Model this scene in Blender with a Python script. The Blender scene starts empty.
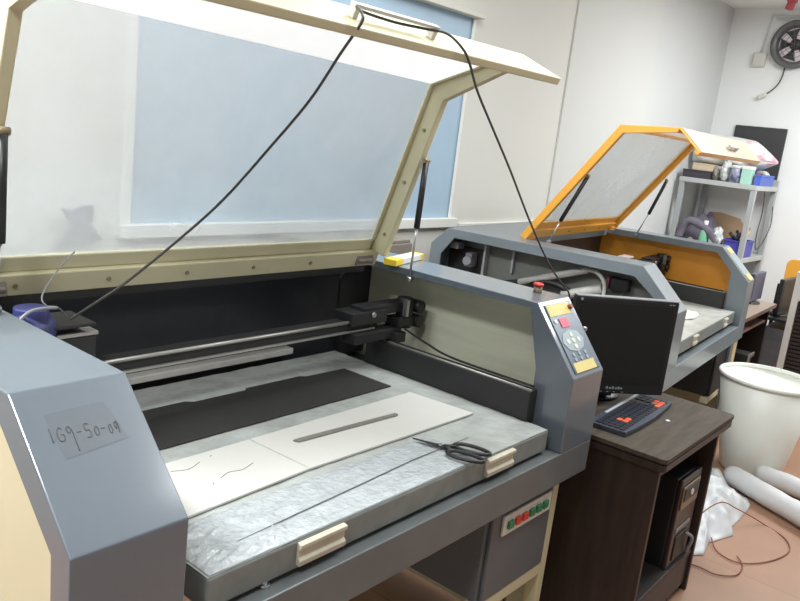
import bpy, bmesh, math, random
from mathutils import Vector, Matrix, noise
from mathutils.geometry import tessellate_polygon
random.seed(7)
SC = bpy.context.scene
C = SC.collection
PI = math.pi

# ------------------------------------------------------------------ materials
def lin(c):
    c = c / 255.0
    return c / 12.92 if c <= 0.04045 else ((c + 0.055) / 1.055) ** 2.4
def rgb(t):
    return (lin(t[0]), lin(t[1]), lin(t[2]), 1.0)
def mat(name, col, rough=0.5, metal=0.0, var=0.0, vscale=6.0, bump=0.0, bscale=40.0, col2=None,
        stretch=None, emit=0.0, spec=0.5, coat=0.0, ramp=(.35, .68)):
    m = bpy.data.materials.new(name); m.use_nodes = True
    nt = m.node_tree; b = nt.nodes['Principled BSDF']
    b.inputs['Base Color'].default_value = rgb(col)
    b.inputs['Roughness'].default_value = rough
    b.inputs['Metallic'].default_value = metal
    b.inputs['Specular IOR Level'].default_value = spec
    if coat:
        b.inputs['Coat Weight'].default_value = coat; b.inputs['Coat Roughness'].default_value = .14; b.inputs['Coat IOR'].default_value = 1.6
    tc = nt.nodes.new('ShaderNodeTexCoord')
    src = tc.outputs['Object']
    if stretch:
        mp = nt.nodes.new('ShaderNodeMapping'); mp.inputs['Scale'].default_value = stretch
        nt.links.new(src, mp.inputs['Vector']); src = mp.outputs['Vector']
    if var > 0 or col2:
        n = nt.nodes.new('ShaderNodeTexNoise'); n.inputs['Scale'].default_value = vscale
        n.inputs['Detail'].default_value = 5.0; n.inputs['Roughness'].default_value = 0.6
        nt.links.new(src, n.inputs['Vector'])
        r = nt.nodes.new('ShaderNodeValToRGB')
        r.color_ramp.elements[0].position = ramp[0]; r.color_ramp.elements[1].position = ramp[1]
        if col2:
            r.color_ramp.elements[0].color = rgb(col2); r.color_ramp.elements[1].color = rgb(col)
        else:
            a = rgb(col)
            r.color_ramp.elements[0].color = (a[0]*(1-var), a[1]*(1-var), a[2]*(1-var), 1)
            r.color_ramp.elements[1].color = (min(1, a[0]*(1+var*.6)), min(1, a[1]*(1+var*.6)), min(1, a[2]*(1+var*.6)), 1)
        nt.links.new(n.outputs['Fac'], r.inputs['Fac']); nt.links.new(r.outputs['Color'], b.inputs['Base Color'])
    if bump > 0:
        n2 = nt.nodes.new('ShaderNodeTexNoise'); n2.inputs['Scale'].default_value = bscale
        n2.inputs['Detail'].default_value = 4.0
        nt.links.new(src, n2.inputs['Vector'])
        bp = nt.nodes.new('ShaderNodeBump'); bp.inputs['Strength'].default_value = bump; bp.inputs['Distance'].default_value = 0.01
        nt.links.new(n2.outputs['Fac'], bp.inputs['Height']); nt.links.new(bp.outputs['Normal'], b.inputs['Normal'])
    if emit:
        b.inputs['Emission Color'].default_value = rgb(col); b.inputs['Emission Strength'].default_value = emit
    return m

def pane_mat(name, haze, col, tint=(245, 248, 250), gloss=0.08):
    m = bpy.data.materials.new(name); m.use_nodes = True
    nt = m.node_tree; nt.nodes.clear()
    out = nt.nodes.new('ShaderNodeOutputMaterial')
    t = nt.nodes.new('ShaderNodeBsdfTransparent'); t.inputs['Color'].default_value = rgb(tint)
    d = nt.nodes.new('ShaderNodeBsdfDiffuse'); d.inputs['Color'].default_value = rgb(col)
    tl = nt.nodes.new('ShaderNodeBsdfTranslucent'); tl.inputs['Color'].default_value = rgb(col)
    md = nt.nodes.new('ShaderNodeMixShader'); md.inputs['Fac'].default_value = 0.5
    nt.links.new(d.outputs[0], md.inputs[1]); nt.links.new(tl.outputs[0], md.inputs[2])
    tc = nt.nodes.new('ShaderNodeTexCoord')
    n = nt.nodes.new('ShaderNodeTexNoise'); n.inputs['Scale'].default_value = 2.2; n.inputs['Detail'].default_value = 6
    nt.links.new(tc.outputs['Object'], n.inputs['Vector'])
    mr = nt.nodes.new('ShaderNodeMapRange'); mr.inputs['From Min'].default_value = .3; mr.inputs['From Max'].default_value = .7
    mr.inputs['To Min'].default_value = haze - .05; mr.inputs['To Max'].default_value = haze + .06
    nt.links.new(n.outputs['Fac'], mr.inputs['Value'])
    mx = nt.nodes.new('ShaderNodeMixShader')
    nt.links.new(mr.outputs[0], mx.inputs['Fac'])
    nt.links.new(t.outputs[0], mx.inputs[1]); nt.links.new(md.outputs[0], mx.inputs[2])
    g = nt.nodes.new('ShaderNodeBsdfGlossy'); g.inputs['Roughness'].default_value = 0.15
    mg = nt.nodes.new('ShaderNodeMixShader'); mg.inputs['Fac'].default_value = gloss
    nt.links.new(mx.outputs[0], mg.inputs[1]); nt.links.new(g.outputs[0], mg.inputs[2])
    nt.links.new(mg.outputs[0], out.inputs['Surface'])
    return m

M = {}
M['grey'] = mat('grey paint', (96, 107, 117), .42, var=.06, vscale=5, coat=1.0)
M['greyside'] = mat('grey paint side', (96, 101, 105), .42, var=.07, vscale=4)
M['grey2'] = mat('grey paint older', (118, 127, 133), .45, var=.08, vscale=5, coat=.4)
M['rail'] = mat('grey rail paint', (102, 107, 108), .34, var=.12, vscale=7)
M['cream'] = mat('cream paint', (204, 198, 164), .42, var=.05, vscale=4)
M['creamside'] = mat('cream panel paint', (214, 203, 170), .5, var=.04, vscale=3)
M['inner'] = mat('olive cream inner wall', (226, 225, 200), .55, var=.10, vscale=5, stretch=(1, .5, 4))
M['orange'] = mat('orange paint', (234, 168, 62), .42, var=.06, vscale=4)
M['peach'] = mat('pale peach paint', (196, 178, 146), .45, var=.03)
M['orangewall'] = mat('orange inner wall', (255, 168, 54), .5, var=.10, vscale=4)
M['black'] = mat('black metal', (42, 42, 42), .5, var=.15, vscale=9)
M['darkback'] = mat('black gloss back', (54, 56, 63), .3, var=.2, vscale=2.5)
M['blackp'] = mat('black plastic', (40, 40, 41), .4)
M['screen'] = mat('dark screen', (34, 34, 33), .4, spec=.2)
M['bezel'] = mat('monitor bezel', (36, 35, 35), .4, spec=.3)
M['steel'] = mat('steel', (190, 190, 188), .3, metal=.9)
M['chrome'] = mat('rod chrome', (215, 215, 215), .18, metal=1.0)
M['alu'] = mat('aluminium', (178, 176, 170), .35, metal=.6, var=.1)
M['bed'] = mat('film covered table', (176, 180, 176), .26, var=.18, vscale=9, bump=.4, bscale=36, spec=.8)
M['bedside'] = mat('table edge', (124, 130, 126), .42, var=.16, vscale=14)
M['film'] = mat('crinkled film', (180, 186, 188), .2, var=.14, vscale=30, bump=.6, bscale=75, spec=1.0)
M['bed2'] = mat('pale film covered table', (214, 217, 210), .25, var=.12, vscale=12, bump=.6, bscale=30, spec=.8)
M['honey'] = mat('honeycomb mesh', (46, 45, 44), .75, var=.15, vscale=60)
M['paper'] = mat('white board', (200, 200, 194), .6, var=.025, vscale=5)
M['slat'] = mat('grey slat', (122, 118, 112), .5, var=.14, vscale=12, stretch=(1, 6, 1))
M['crease'] = mat('crease', (92, 96, 96), .5)
M['strip'] = mat('pale strip', (205, 203, 198), .5, var=.10, vscale=14)
M['yellow'] = mat('yellow label', (210, 192, 122), .5, var=.08, vscale=14)
M['yellowb'] = mat('yellow carton', (240, 208, 60), .45)
M['white'] = mat('white plastic', (230, 231, 228), .4)
M['offwhite'] = mat('off white plastic', (214, 213, 202), .5)
M['red'] = mat('red plastic', (196, 58, 46), .4)
M['redled'] = mat('red display', (196, 72, 96), .4, emit=.1)
M['panel'] = mat('control overlay', (92, 106, 120), .3, var=.1, vscale=16)
M['keypad'] = mat('keypad', (142, 156, 158), .35)
M['green'] = mat('green button', (40, 120, 80), .4)
M['pencil'] = mat('pencil marks', (84, 82, 84), .8)
M['smudge'] = mat('sticker residue', (92, 101, 109), .45, var=.09, vscale=10, coat=1.0)
M['blue'] = mat('blue plastic', (56, 60, 112), .45, var=.2)
M['bluetub'] = mat('blue basket', (72, 70, 170), .45)
M['cable'] = mat('dark grey cable', (68, 66, 64), .5)
M['wire'] = mat('red brown wire', (140, 74, 62), .5)
M['wood'] = mat('dark wood veneer', (60, 47, 41), .45, col2=(40, 31, 28), vscale=5, stretch=(7, 7, .8))
M['woodtop'] = mat('dark wood top', (84, 76, 67), .6, col2=(66, 59, 51), vscale=5, stretch=(1.2, 8, 8), spec=.2)
M['woodedge'] = mat('dark wood edge', (42, 34, 30), .4)
M['woodin'] = mat('dark wood inside', (46, 40, 38), .5, var=.1)
M['tan'] = mat('tan table top', (150, 133, 119), .45, var=.06)
M['tanedge'] = mat('brown table edge', (122, 92, 80), .5)
M['bin'] = mat('translucent white bin', (238, 241, 232), .38, var=.03, vscale=3)
M['foam'] = mat('white foam', (218, 219, 219), .7, bump=.3, bscale=20)
M['bag'] = mat('white bag', (214, 217, 219), .5, bump=.3, bscale=14)
M['clear'] = mat('clear plastic bag', (206, 210, 208), .25, var=.12, vscale=14, bump=.5, bscale=20)
M['pinkbag'] = mat('pink and white printed plastic', (216, 218, 214), .3, col2=(216, 150, 164), vscale=6.5, ramp=(.33, .47), bump=.4, bscale=14)
M['shelf'] = mat('grey shelf paint', (186, 189, 188), .45, var=.04)
M['shelfpost'] = mat('grey post', (168, 172, 172), .45)
M['purplecloth'] = mat('grey purple cloth', (124, 118, 132), .8, var=.3, vscale=7, bump=.5, bscale=16)
M['dust'] = mat('dusty grey cloth', (150, 146, 140), .8, var=.25, vscale=9)
M['card'] = mat('brown cardboard', (182, 152, 120), .7, var=.08)
M['beige'] = mat('beige card', (208, 190, 160), .7)
M['dusty'] = mat('dusty brown grey card', (138, 130, 122), .8, var=.12, vscale=6)
M['mint'] = mat('mint box', (168, 214, 196), .5)
M['bluebox'] = mat('blue box', (74, 104, 196), .45, var=.15, vscale=9)
M['darkbox'] = mat('dark case', (62, 56, 66), .45)
M['bottle'] = mat('green bottle', (128, 196, 160), .2)
M['board'] = mat('black wall board', (62, 62, 64), .5, var=.08)
M['purple'] = mat('purple grey monitor', (84, 84, 104), .4, var=.1)
M['silver'] = mat('silver grey case', (140, 142, 146), .45, var=.15, vscale=8)
M['maroon'] = mat('maroon cover', (140, 84, 80), .55, var=.2, vscale=10)
M['grille'] = mat('dark slatted grille', (52, 40, 38), .6)
M['fanmetal'] = mat('fan ring metal', (112, 114, 114), .4, metal=.4)
M['fanblade'] = mat('fan blade', (62, 58, 62), .45)
M['fanback'] = mat('daylight behind fan', (226, 214, 216), .6, emit=.25)
M['pink'] = mat('red pink cloth', (190, 92, 100), .7)
M['handle'] = mat('cream handle', (196, 191, 170), .45, var=.08, vscale=20)
M['keyb'] = mat('keyboard body', (62, 66, 76), .5)
M['key'] = mat('key caps', (44, 46, 54), .45)
M['keyred'] = mat('red key caps', (232, 98, 66), .45)
M['keysilver'] = mat('silver key strip', (180, 184, 188), .35)
M['pcsilver'] = mat('gold beige trim', (150, 134, 106), .35, metal=.3)
M['pcred'] = mat('dark red brown gloss', (54, 43, 41), .35)
M['pane'] = pane_mat('hazy acrylic', .33, (238, 240, 240))
M['panes'] = pane_mat('acrylic slope painted glare', .88, (255, 255, 255))  # extra white stands in for ceiling light reflected by the slope pane
M['pane2'] = pane_mat('clear acrylic', .30, (240, 240, 238))
M['pane2s'] = pane_mat('clear acrylic slope', .35, (240, 240, 238))
M['handlegrey'] = mat('pale grey handle', (196, 192, 180), .4)
M['pinkwhite'] = mat('pinkish white plastic', (226, 206, 206), .4)
M['knob'] = mat('brown knob', (120, 66, 44), .45)

def wall_mat(name, col, var=.02, bump=.04):
    return mat(name, col, .75, var=var, vscale=1.4, bump=bump, bscale=60)
M['wall'] = wall_mat('warm white wall', (218, 217, 210))
M['column'] = wall_mat('white column', (212, 213, 209))
M['wallshade'] = wall_mat('shaded wall tone', (210, 212, 211))  # white recess wall, its dimmer lighting put into the colour
M['wallfan'] = wall_mat('white wall', (240, 242, 241))
M['ceil'] = wall_mat('ceiling paint', (238, 239, 237))
M['bluepane'] = mat('pale blue window panel', (166, 192, 212), .5, var=.06, vscale=1.5)
M['winframe'] = mat('white window frame', (232, 233, 228), .5)
def floor_mat():
    m = mat('terracotta floor tiles', (204, 156, 128), .42)
    nt = m.node_tree; b = nt.nodes['Principled BSDF']
    tc = nt.nodes.new('ShaderNodeTexCoord')
    br = nt.nodes.new('ShaderNodeTexBrick')
    br.offset = 0.0; br.inputs['Scale'].default_value = 1.0
    br.inputs['Brick Width'].default_value = .6; br.inputs['Row Height'].default_value = .6
    br.inputs['Mortar Size'].default_value = .003
    br.inputs['Color1'].default_value = rgb((177, 138, 112)); br.inputs['Color2'].default_value = rgb((172, 132, 107))
    br.inputs['Mortar'].default_value = rgb((156, 118, 97))
    n = nt.nodes.new('ShaderNodeTexNoise'); n.inputs['Scale'].default_value = 5
    nt.links.new(tc.outputs['Object'], br.inputs['Vector']); nt.links.new(tc.outputs['Object'], n.inputs['Vector'])
    mx = nt.nodes.new('ShaderNodeMixRGB'); mx.blend_type = 'MULTIPLY'; mx.inputs['Fac'].default_value = .25
    nt.links.new(br.outputs['Color'], mx.inputs[1]); nt.links.new(n.outputs['Fac'], mx.inputs[2])
    nt.links.new(mx.outputs[0], b.inputs['Base Color'])
    return m
M['floor'] = floor_mat()

# ------------------------------------------------------------------ mesh helpers
def B(): return bmesh.new()
def face(bm, vs, smooth=False):
    try:
        f = bm.faces.new(vs); f.smooth = smooth; return f
    except ValueError:
        return None
def box(bm, x0, x1, y0, y1, z0, z1, mx=None):
    v = [Vector((x, y, z)) for z in (z0, z1) for y in (y0, y1) for x in (x0, x1)]
    if mx is not None: v = [mx @ p for p in v]
    v = [bm.verts.new(p) for p in v]
    for f in ((0, 2, 3, 1), (4, 5, 7, 6), (0, 1, 5, 4), (2, 6, 7, 3), (0, 4, 6, 2), (1, 3, 7, 5)):
        face(bm, [v[i] for i in f])
def cbox(bm, c, s, rz=0.0, rx=0.0, ry=0.0):
    mx = Matrix.Translation(c) @ Matrix.Rotation(rz, 4, 'Z') @ Matrix.Rotation(ry, 4, 'Y') @ Matrix.Rotation(rx, 4, 'X')
    box(bm, -s[0]/2, s[0]/2, -s[1]/2, s[1]/2, -s[2]/2, s[2]/2, mx)
def plate(bm, loops, a, b, axis='x', mx=None):
    # loops of 2D points (first outer, others holes), extruded from a to b along an axis
    def P(p, d):
        q = {'x': (d, p[0], p[1]), 'y': (p[0], d, p[1]), 'z': (p[0], p[1], d)}[axis]
        q = Vector(q)
        return mx @ q if mx is not None else q
    va = []; vb = []
    for lp in loops:
        ia = [bm.verts.new(P(p, a)) for p in lp]; ib = [bm.verts.new(P(p, b)) for p in lp]
        n = len(lp)
        for i in range(n):
            face(bm, (ia[i], ia[(i+1) % n], ib[(i+1) % n], ib[i]))
        va += ia; vb += ib
    for t in tessellate_polygon([[Vector((p[0], p[1], 0)) for p in lp] for lp in loops]):
        face(bm, [va[i] for i in t]); face(bm, [vb[i] for i in reversed(t)])
def frame(d):
    d = d.normalized()
    a = Vector((0, 0, 1)) if abs(d.z) < .9 else Vector((1, 0, 0))
    u = d.cross(a).normalized(); return u, d.cross(u).normalized()
def rings(bm, rs, closed_ends=True, smooth=True):
    for A, Bq in zip(rs, rs[1:]):
        n = len(A)
        for i in range(n):
            face(bm, (A[i], A[(i+1) % n], Bq[(i+1) % n], Bq[i]), smooth)
    if closed_ends:
        face(bm, list(reversed(rs[0]))); face(bm, rs[-1])
def tube(bm, pts, r, seg=8, closed_ends=True):
    pts = [Vector(p) for p in pts]; rs = []
    u = None
    for i, p in enumerate(pts):
        d = (pts[min(i+1, len(pts)-1)] - pts[max(i-1, 0)]).normalized()
        if u is None: u, w = frame(d)
        else:
            u = (u - d * u.dot(d)).normalized(); w = d.cross(u)
        rr = r[i] if isinstance(r, (list, tuple)) else r
        rs.append([bm.verts.new(p + (u*math.cos(2*PI*k/seg) + w*math.sin(2*PI*k/seg))*rr) for k in range(seg)])
    rings(bm, rs, closed_ends)
def cyl(bm, p0, p1, r0, r1=None, seg=20):
    tube(bm, [p0, p1], [r0, r0 if r1 is None else r1], seg)
def lathe(bm, prof, c=(0, 0, 0), seg=40, mx=None, caps=False):
    rs = []
    for r, z in prof:
        ring = []
        for k in range(seg):
            p = Vector((c[0] + r*math.cos(2*PI*k/seg), c[1] + r*math.sin(2*PI*k/seg), c[2] + z))
            ring.append(bm.verts.new(mx @ p if mx is not None else p))
        rs.append(ring)
    rings(bm, rs, caps)
def spline(pts, n=8):
    pts = [Vector(p) for p in pts]; out = []
    for i in range(len(pts)-1):
        p0 = pts[max(i-1, 0)]; p1 = pts[i]; p2 = pts[i+1]; p3 = pts[min(i+2, len(pts)-1)]
        for k in range(n):
            t = k/n
            out.append(.5*((2*p1) + (p2-p0)*t + (2*p0-5*p1+4*p2-p3)*t*t + (3*p1-p0-3*p2+p3)*t**3))
    out.append(pts[-1]); return out
def blob(bm, c, rad, amp=.15, freq=3.0, seed=0, sub=4, flat=None, power=1.0):
    r = bmesh.ops.create_icosphere(bm, subdivisions=sub, radius=1.0)
    for v in r['verts']:
        d = v.co.normalized()
        s = Vector([math.copysign(abs(k)**power, k) for k in d])
        n = noise.noise(d*freq + Vector((seed*7.1, seed*3.3, 0))) + .5*noise.noise(d*freq*2.3 + Vector((seed, 9, 2)))
        s = s*(1 + amp*n)
        v.co = Vector((c[0] + s.x*rad[0], c[1] + s.y*rad[1], c[2] + s.z*rad[2]))
        if flat is not None and v.co.z < flat: v.co.z = flat
    for f in bm.faces: f.smooth = True
def heap(bm, outline, h, amp, seed=0, nr=14, base=0.0, sub=5):
    ol = [Vector((p[0], p[1], 0)) for p in outline]
    ol2 = []
    for i in range(len(ol)):
        a = ol[i]; b = ol[(i+1) % len(ol)]
        for k in range(sub): ol2.append(a.lerp(b, k/sub))
    c = sum(ol2, Vector())/len(ol2)
    rs = []
    for i in range(1, nr+1):
        t = i/nr; ring = []
        for p in ol2:
            q = c.lerp(p, t)
            z = h*(1-t**2.2) + amp*(noise.noise(Vector((q.x*9, q.y*9, seed))) + .5*noise.noise(Vector((q.x*23, q.y*23, seed))))*(1-t**6)
            ring.append(bm.verts.new((q.x, q.y, base + max(.004, z + .006))))
        rs.append(ring)
    bot = [bm.verts.new((v.co.x, v.co.y, base + .001)) for v in rs[-1]]
    rs.append(bot)
    rings(bm, rs, False)
    cv = bm.verts.new((c.x, c.y, base + h))
    n = len(rs[0])
    for i in range(n): face(bm, (cv, rs[0][i], rs[0][(i+1) % n]), True)
    face(bm, list(reversed(bot)))

def obj(name, bm, m, parent=None, bev=0.0, seg=2, ang=35):
    bmesh.ops.recalc_face_normals(bm, faces=bm.faces)
    me = bpy.data.meshes.new(name); bm.to_mesh(me); bm.free()
    o = bpy.data.objects.new(name, me); C.objects.link(o)
    me.materials.append(M[m] if isinstance(m, str) else m)
    if parent is not None: o.parent = parent
    if bev:
        b = o.modifiers.new('Bevel', 'BEVEL'); b.width = bev; b.segments = seg
        b.limit_method = 'ANGLE'; b.angle_limit = math.radians(ang)
    return o
def tag(o, label, cat, group=None, kind=None):
    o['label'] = label; o['category'] = cat
    if group: o['group'] = group
    if kind: o['kind'] = kind
    return o
def thing(name, label, cat, loc=(0, 0, 0), rz=0.0, group=None):
    e = bpy.data.objects.new(name, None); e.empty_display_size = .1; C.objects.link(e)
    e.location = loc; e.rotation_euler = (0, 0, rz)
    return tag(e, label, cat, group)
def struct(name, bm, m, bev=0.0):
    o = obj(name, bm, m, None, bev); o['kind'] = 'structure'; return o
def offset_poly(poly, d):
    n = len(poly); A = sum(poly[i][0]*poly[(i+1) % n][1] - poly[(i+1) % n][0]*poly[i][1] for i in range(n))
    sgn = 1 if A > 0 else -1
    out = []
    for i in range(n):
        p0 = Vector(poly[i-1]); p1 = Vector(poly[i]); p2 = Vector(poly[(i+1) % n])
        d1 = (p1-p0).normalized(); d2 = (p2-p1).normalized()
        n1 = Vector((-d1.y, d1.x))*sgn; n2 = Vector((-d2.y, d2.x))*sgn
        bis = (n1+n2); bis = bis/bis.length_squared*2
        out.append(tuple(p1 + bis*d))
    return out

# ------------------------------------------------------------------ room
WX0, WX1, WY0, WY1, CH = -2.6, 6.4, -3.4, 1.55, 2.815
bm = B(); box(bm, WX0, WX1+.1, WY0, WY1+.1, -.06, 0); struct('floor', bm, 'floor')
bm = B(); box(bm, WX0, WX1+.1, WY0, WY1+.1, CH, CH+.06); struct('ceiling', bm, 'ceil')
# window wall with an opening for the blue window panel
win = [(.82, 1.075), (2.73, 1.075), (2.73, 2.115), (.82, 2.115)]
bm = B(); plate(bm, [[(WX0, 0), (3.735, 0), (3.735, CH), (WX0, CH)], win], WY1, WY1+.1, 'y'); struct('wall_back', bm, 'wall')
bm = B(); box(bm, 3.735, 4.955, WY1-.012, WY1+.1, 0, CH); struct('wall_column', bm, 'column', .004)
bm = B(); box(bm, 4.955, WX1+.1, WY1, WY1+.1, 0, CH); struct('wall_recess', bm, 'wallshade')
bm = B(); box(bm, WX1, WX1+.1, WY0, WY1, 0, CH); struct('wall_right', bm, 'wallfan')
bm = B(); box(bm, .82, 2.73, WY1+.008, WY1+.04, 1.075, 2.115); w = struct('window_1', bm, 'bluepane')
bm = B(); box(bm, .80, 2.76, WY1-.03, WY1+.006, 1.045, 1.093); box(bm, .80, .838, WY1-.006, WY1+.006, 1.093, 2.101); box(bm, 2.712, 2.73, WY1-.004, WY1+.006, 1.093, 2.101)
obj('window_frame', bm, 'winframe', w, .003)
bm = B(); box(bm, .75, 2.745, WY1-.05, WY1+.006, 2.1015, 2.128); obj('window_head_trim', bm, 'offwhite', w, .004)
bm = B(); box(bm, 2.80, 3.73, WY1-.02, WY1, 1.045, 1.062); struct('trim_1', bm, 'winframe', .003)
# ------------------------------------------------------------------ laser engraving machine
def machine(cfg):
    r = thing('laser_cutting_machine', cfg['label'], 'laser cutter', cfg['loc'], cfg['rz'])
    W = cfg['W']; wl = cfg['wl']; wr = cfg['wr']; zB = cfg['zB']; zR = cfg['zR']; zS = cfg['zS']; L = cfg['L']
    g = cfg['grey']; ic = cfg['inner']; fc = cfg['frame']
    def prof(yT, zT, zb):
        return [(0, zb), (0, zS), (yT, zT), (L-.085, zT), (L, zT-.085), (L, zb)]
    pl = prof(cfg['yTl'], cfg['zTl'], zB); pr = prof(cfg['yTr'], cfg['zTr'], zB)
    # ---- covers: one closed sheet-metal shell following the profile
    def cover(name, p, x0, x1, hole_lo, hole_hi, t=.010):
        bm = B(); ip = offset_poly(p, t)
        def loop(poly, x): return [bm.verts.new((x, q[0], q[1])) for q in poly]
        def wall(a, b):
            for k in range(len(a)): face(bm, (a[k], a[(k+1) % len(a)], b[(k+1) % len(b)], b[k]))
        def cap(la, pa, lb, pb):
            vs = la + lb
            for t3 in tessellate_polygon([[Vector((q[0], q[1], 0)) for q in pa]] + ([[Vector((q[0], q[1], 0)) for q in pb]] if pb else [])): face(bm, [vs[k] for k in t3])
        a, b = loop(p, x0), loop(p, x1); wall(a, b)
        ia, ib = loop(ip, x0+t), loop(ip, x1-t); wall(ia, ib)
        for (o_, i_, h, xo, xi) in ((a, ia, hole_lo, x0, x0+t), (b, ib, hole_hi, x1, x1-t)):
            if h:
                ho, hi = loop(h, xo), loop(h, xi); wall(ho, hi)
                cap(o_, p, ho, h); cap(i_, ip, hi, h)
            else:
                cap(o_, p, [], None); cap(i_, ip, [], None)
        return obj(name, bm, g, r, .0025, 2)
    zt = cfg['zTr']
    inh = [(L-.05, zB+.03), (.10, zB+.03), (.10, .965), (.19, zt-.035), (L-.10, zt-.035), (L-.05, zt-.09)] if cfg['hatch'] else [(L-.05, zB+.03), (.115, zB+.03), (.12, zS), (.165, zt-.022), (L-.10, zt-.022), (L-.05, zt-.09)]
    lc = cover('left_cover', pl, -wl, 0, cfg['lhole'], None if cfg['hatch'] else [(L-.05, zB+.03), (.115, zB+.03), (.12, zS), (.215, cfg['zTl']-.025), (L-.10, cfg['zTl']-.025), (L-.05, cfg['zTl']-.09)])
    rc = cover('right_cover', pr, W, W+wr, inh, None)
    # inner liners
    bm = B(); plate(bm, [offset_poly(pr, .012)], W+wr-.022, W+wr-.0105); obj('inner_panel', bm, ic, rc)
    if not cfg['hatch']:
        bm = B(); plate(bm, [offset_poly(pl, .012)], -wl+.0105, -wl+.016); obj('side_panel', bm, 'creamside', lc)
        bm = B(); plate(bm, [[(L-.03, .10), (.05, .10), (.05, zB), (L-.03, zB)]], -wl+.004, -wl+.012); obj('lower_side_panel', bm, 'creamside', r)
    # ---- base
    for x0, x1 in ((-wl, -wl+.05), (W+.055, W+.09)):
        bm = B(); box(bm, x0, x1, .03, .07, 0, zR); obj('frame_leg', bm, fc, r, .003)
        bm = B(); box(bm, x0, x1, L-.07, L-.03, 0, zB); obj('frame_leg', bm, fc, r, .003)
    bm = B(); box(bm, W-.28, W+.0545, .03, .07, .285, .322); obj('frame_bar', bm, fc, r, .003)
    bm = B(); box(bm, W-.28, W+.0545, .03, .06, .05, .09); obj('frame_bar', bm, fc, r, .003)
    bm = B(); box(bm, W+.078, W+.09, .0705, L-.0705, .05, zR); obj('frame_panel', bm, fc, r, .003)
    bm = B(); box(bm, -wl, W+wr, 0, .045, zR, zB); box(bm, -wl, W+wr, .045, .10, zR, zR+.015)
    box(bm, -wl, W+wr, L-.05, L, zR, zB); box(bm, -wl, -wl+.04, .045, L-.05, zR, zB); box(bm, W+wr-.04, W+wr, .045, L-.05, zR, zB)
    obj('bed_frame', bm, 'rail' if not cfg['hatch'] else 'grey2', r, .003)
    bm = B(); box(bm, W-.28, W+.05, .04, L-.1, .325, zR-.005); obj('electrics_cabinet', bm, 'greyside' if not cfg['hatch'] else 'black', r, .003)  # second cutter's is black: shadow under its rail put into the colour
    bm = B(); box(bm, W-.265, W+.052, .028, .0395, .325, zR-.006); obj('cabinet_door', bm, 'greyside' if not cfg['hatch'] else 'black', r, .003)  # second cutter's door blackened for the same shadow
    if not cfg['hatch']:
        bm = B(); box(bm, W-.222, W+.032, .020, .0275, .508, .566)
        sp = obj('switch_panel', bm, 'offwhite', r, .002)
        for k in range(6):
            bm = B(); box(bm, W-.205+k*.037, W-.205+k*.037+.026, .012, .0198, .526, .548)
            obj('switch', bm, 'red' if k in (1, 2) else 'green', sp, .002)
        bm = B(); tube(bm, spline([(W-.14, .09, .20), (W-.16, .06, .285), (W-.10, .05, .27), (W-.05, .08, .18)]), .005); obj('base_cable', bm, 'blackp', r)
        bm = B(); tube(bm, spline([(.55, .30, .02), (.66, .16, .02), (.80, .20, .03), (.76, .38, .02), (.62, .40, .02), (.60, .26, .03), (.74, .14, .02), (.9, .3, .02)]), .011); obj('power_cable', bm, 'blackp', r)
    else:
        bm = B(); box(bm, W-.03, W+.028, .012, .0275, .12, zR-.004); obj('grey_post', bm, 'grey2', r, .003)
        bm = B(); box(bm, W+.03, W+.055, .012, .0275, .15, zR-.02); obj('orange_strip', bm, 'orange', r, .003)
        bm = B(); box(bm, W+.056, W+.125, .012, .0275, .15, zR-.004); obj('cream_strip', bm, 'creamside', r, .003)
        bm = B(); box(bm, W+.105, W+.118, .13, .16, .80, .845); obj('yellow_clip', bm, 'yellow', r, .003)
    # ---- work table
    zt_ = cfg['zbed']; bx0, bx1, by1 = .065, W-.04, cfg['by1']
    bm = B(); box(bm, bx0, bx1, .028, by1, zt_-.062, zt_-.0025)
    wt_ = obj('work_table', bm, 'bedside', r, .004)
    bm = B()
    nx, ny = 90, 60
    vs = {}
    for i in range(nx+1):
        for j in range(ny+1):
            x = bx0+.002 + (bx1-bx0-.004)*i/nx; y = .030 + (by1-.032)*j/ny
            z = zt_ + .0016*noise.noise(Vector((x*14, y*22, 1.0))) + .001*noise.noise(Vector((x*40, y*30, 4.0)))
            vs[i, j] = bm.verts.new((x, y, z - .0005))
    for i in range(nx):
        for j in range(ny): face(bm, (vs[i, j], vs[i+1, j], vs[i+1, j+1], vs[i, j+1]), True)
    obj('table_film', bm, 'bed' if not cfg['hatch'] else 'bed2', wt_)
    if not cfg['hatch']:
        bm = B(); plate(bm, [[(.10, .497), (1.085, .503), (1.080, .695), (.92, .700), (.905, .712), (.70, .712), (.69, .70), (.52, .70), (.50, .715), (.10, .715)]], zt_+.0015, zt_+.0035, 'z'); obj('honeycomb_mesh', bm, 'honey', wt_)
        bm = B()
        heapv = {}
        for i in range(121):
            for j in range(41):
                x = .072 + .80*i/120; y = .032 + .165*j/40
                e = min(1, i/6, (120-i)/25, j/4, (40-j)/4)
                lf = max(0.0, 1 - x/.34)
                q_ = Vector((x*7 + y*16, y*34 - x*17, 3.3)); rd = 1 - min(1, abs(noise.noise(q_) + .3*noise.noise(q_*2.7))*5.0)
                z = zt_ + .0012 + e*(.0016 + .0012*noise.noise(Vector((x*70, y*95, 1.1))) + max(0, rd)*(.0012 + .0095*lf) + .006*lf*abs(noise.noise(Vector((x*13, y*19, 8.0)))))
                heapv[i, j] = bm.verts.new((x, y, z))
        for i in range(120):
            for j in range(40): face(bm, (heapv[i, j], heapv[i+1, j], heapv[i+1, j+1], heapv[i, j+1]), True)
        obj('loose_film', bm, 'film', wt_)
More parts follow.
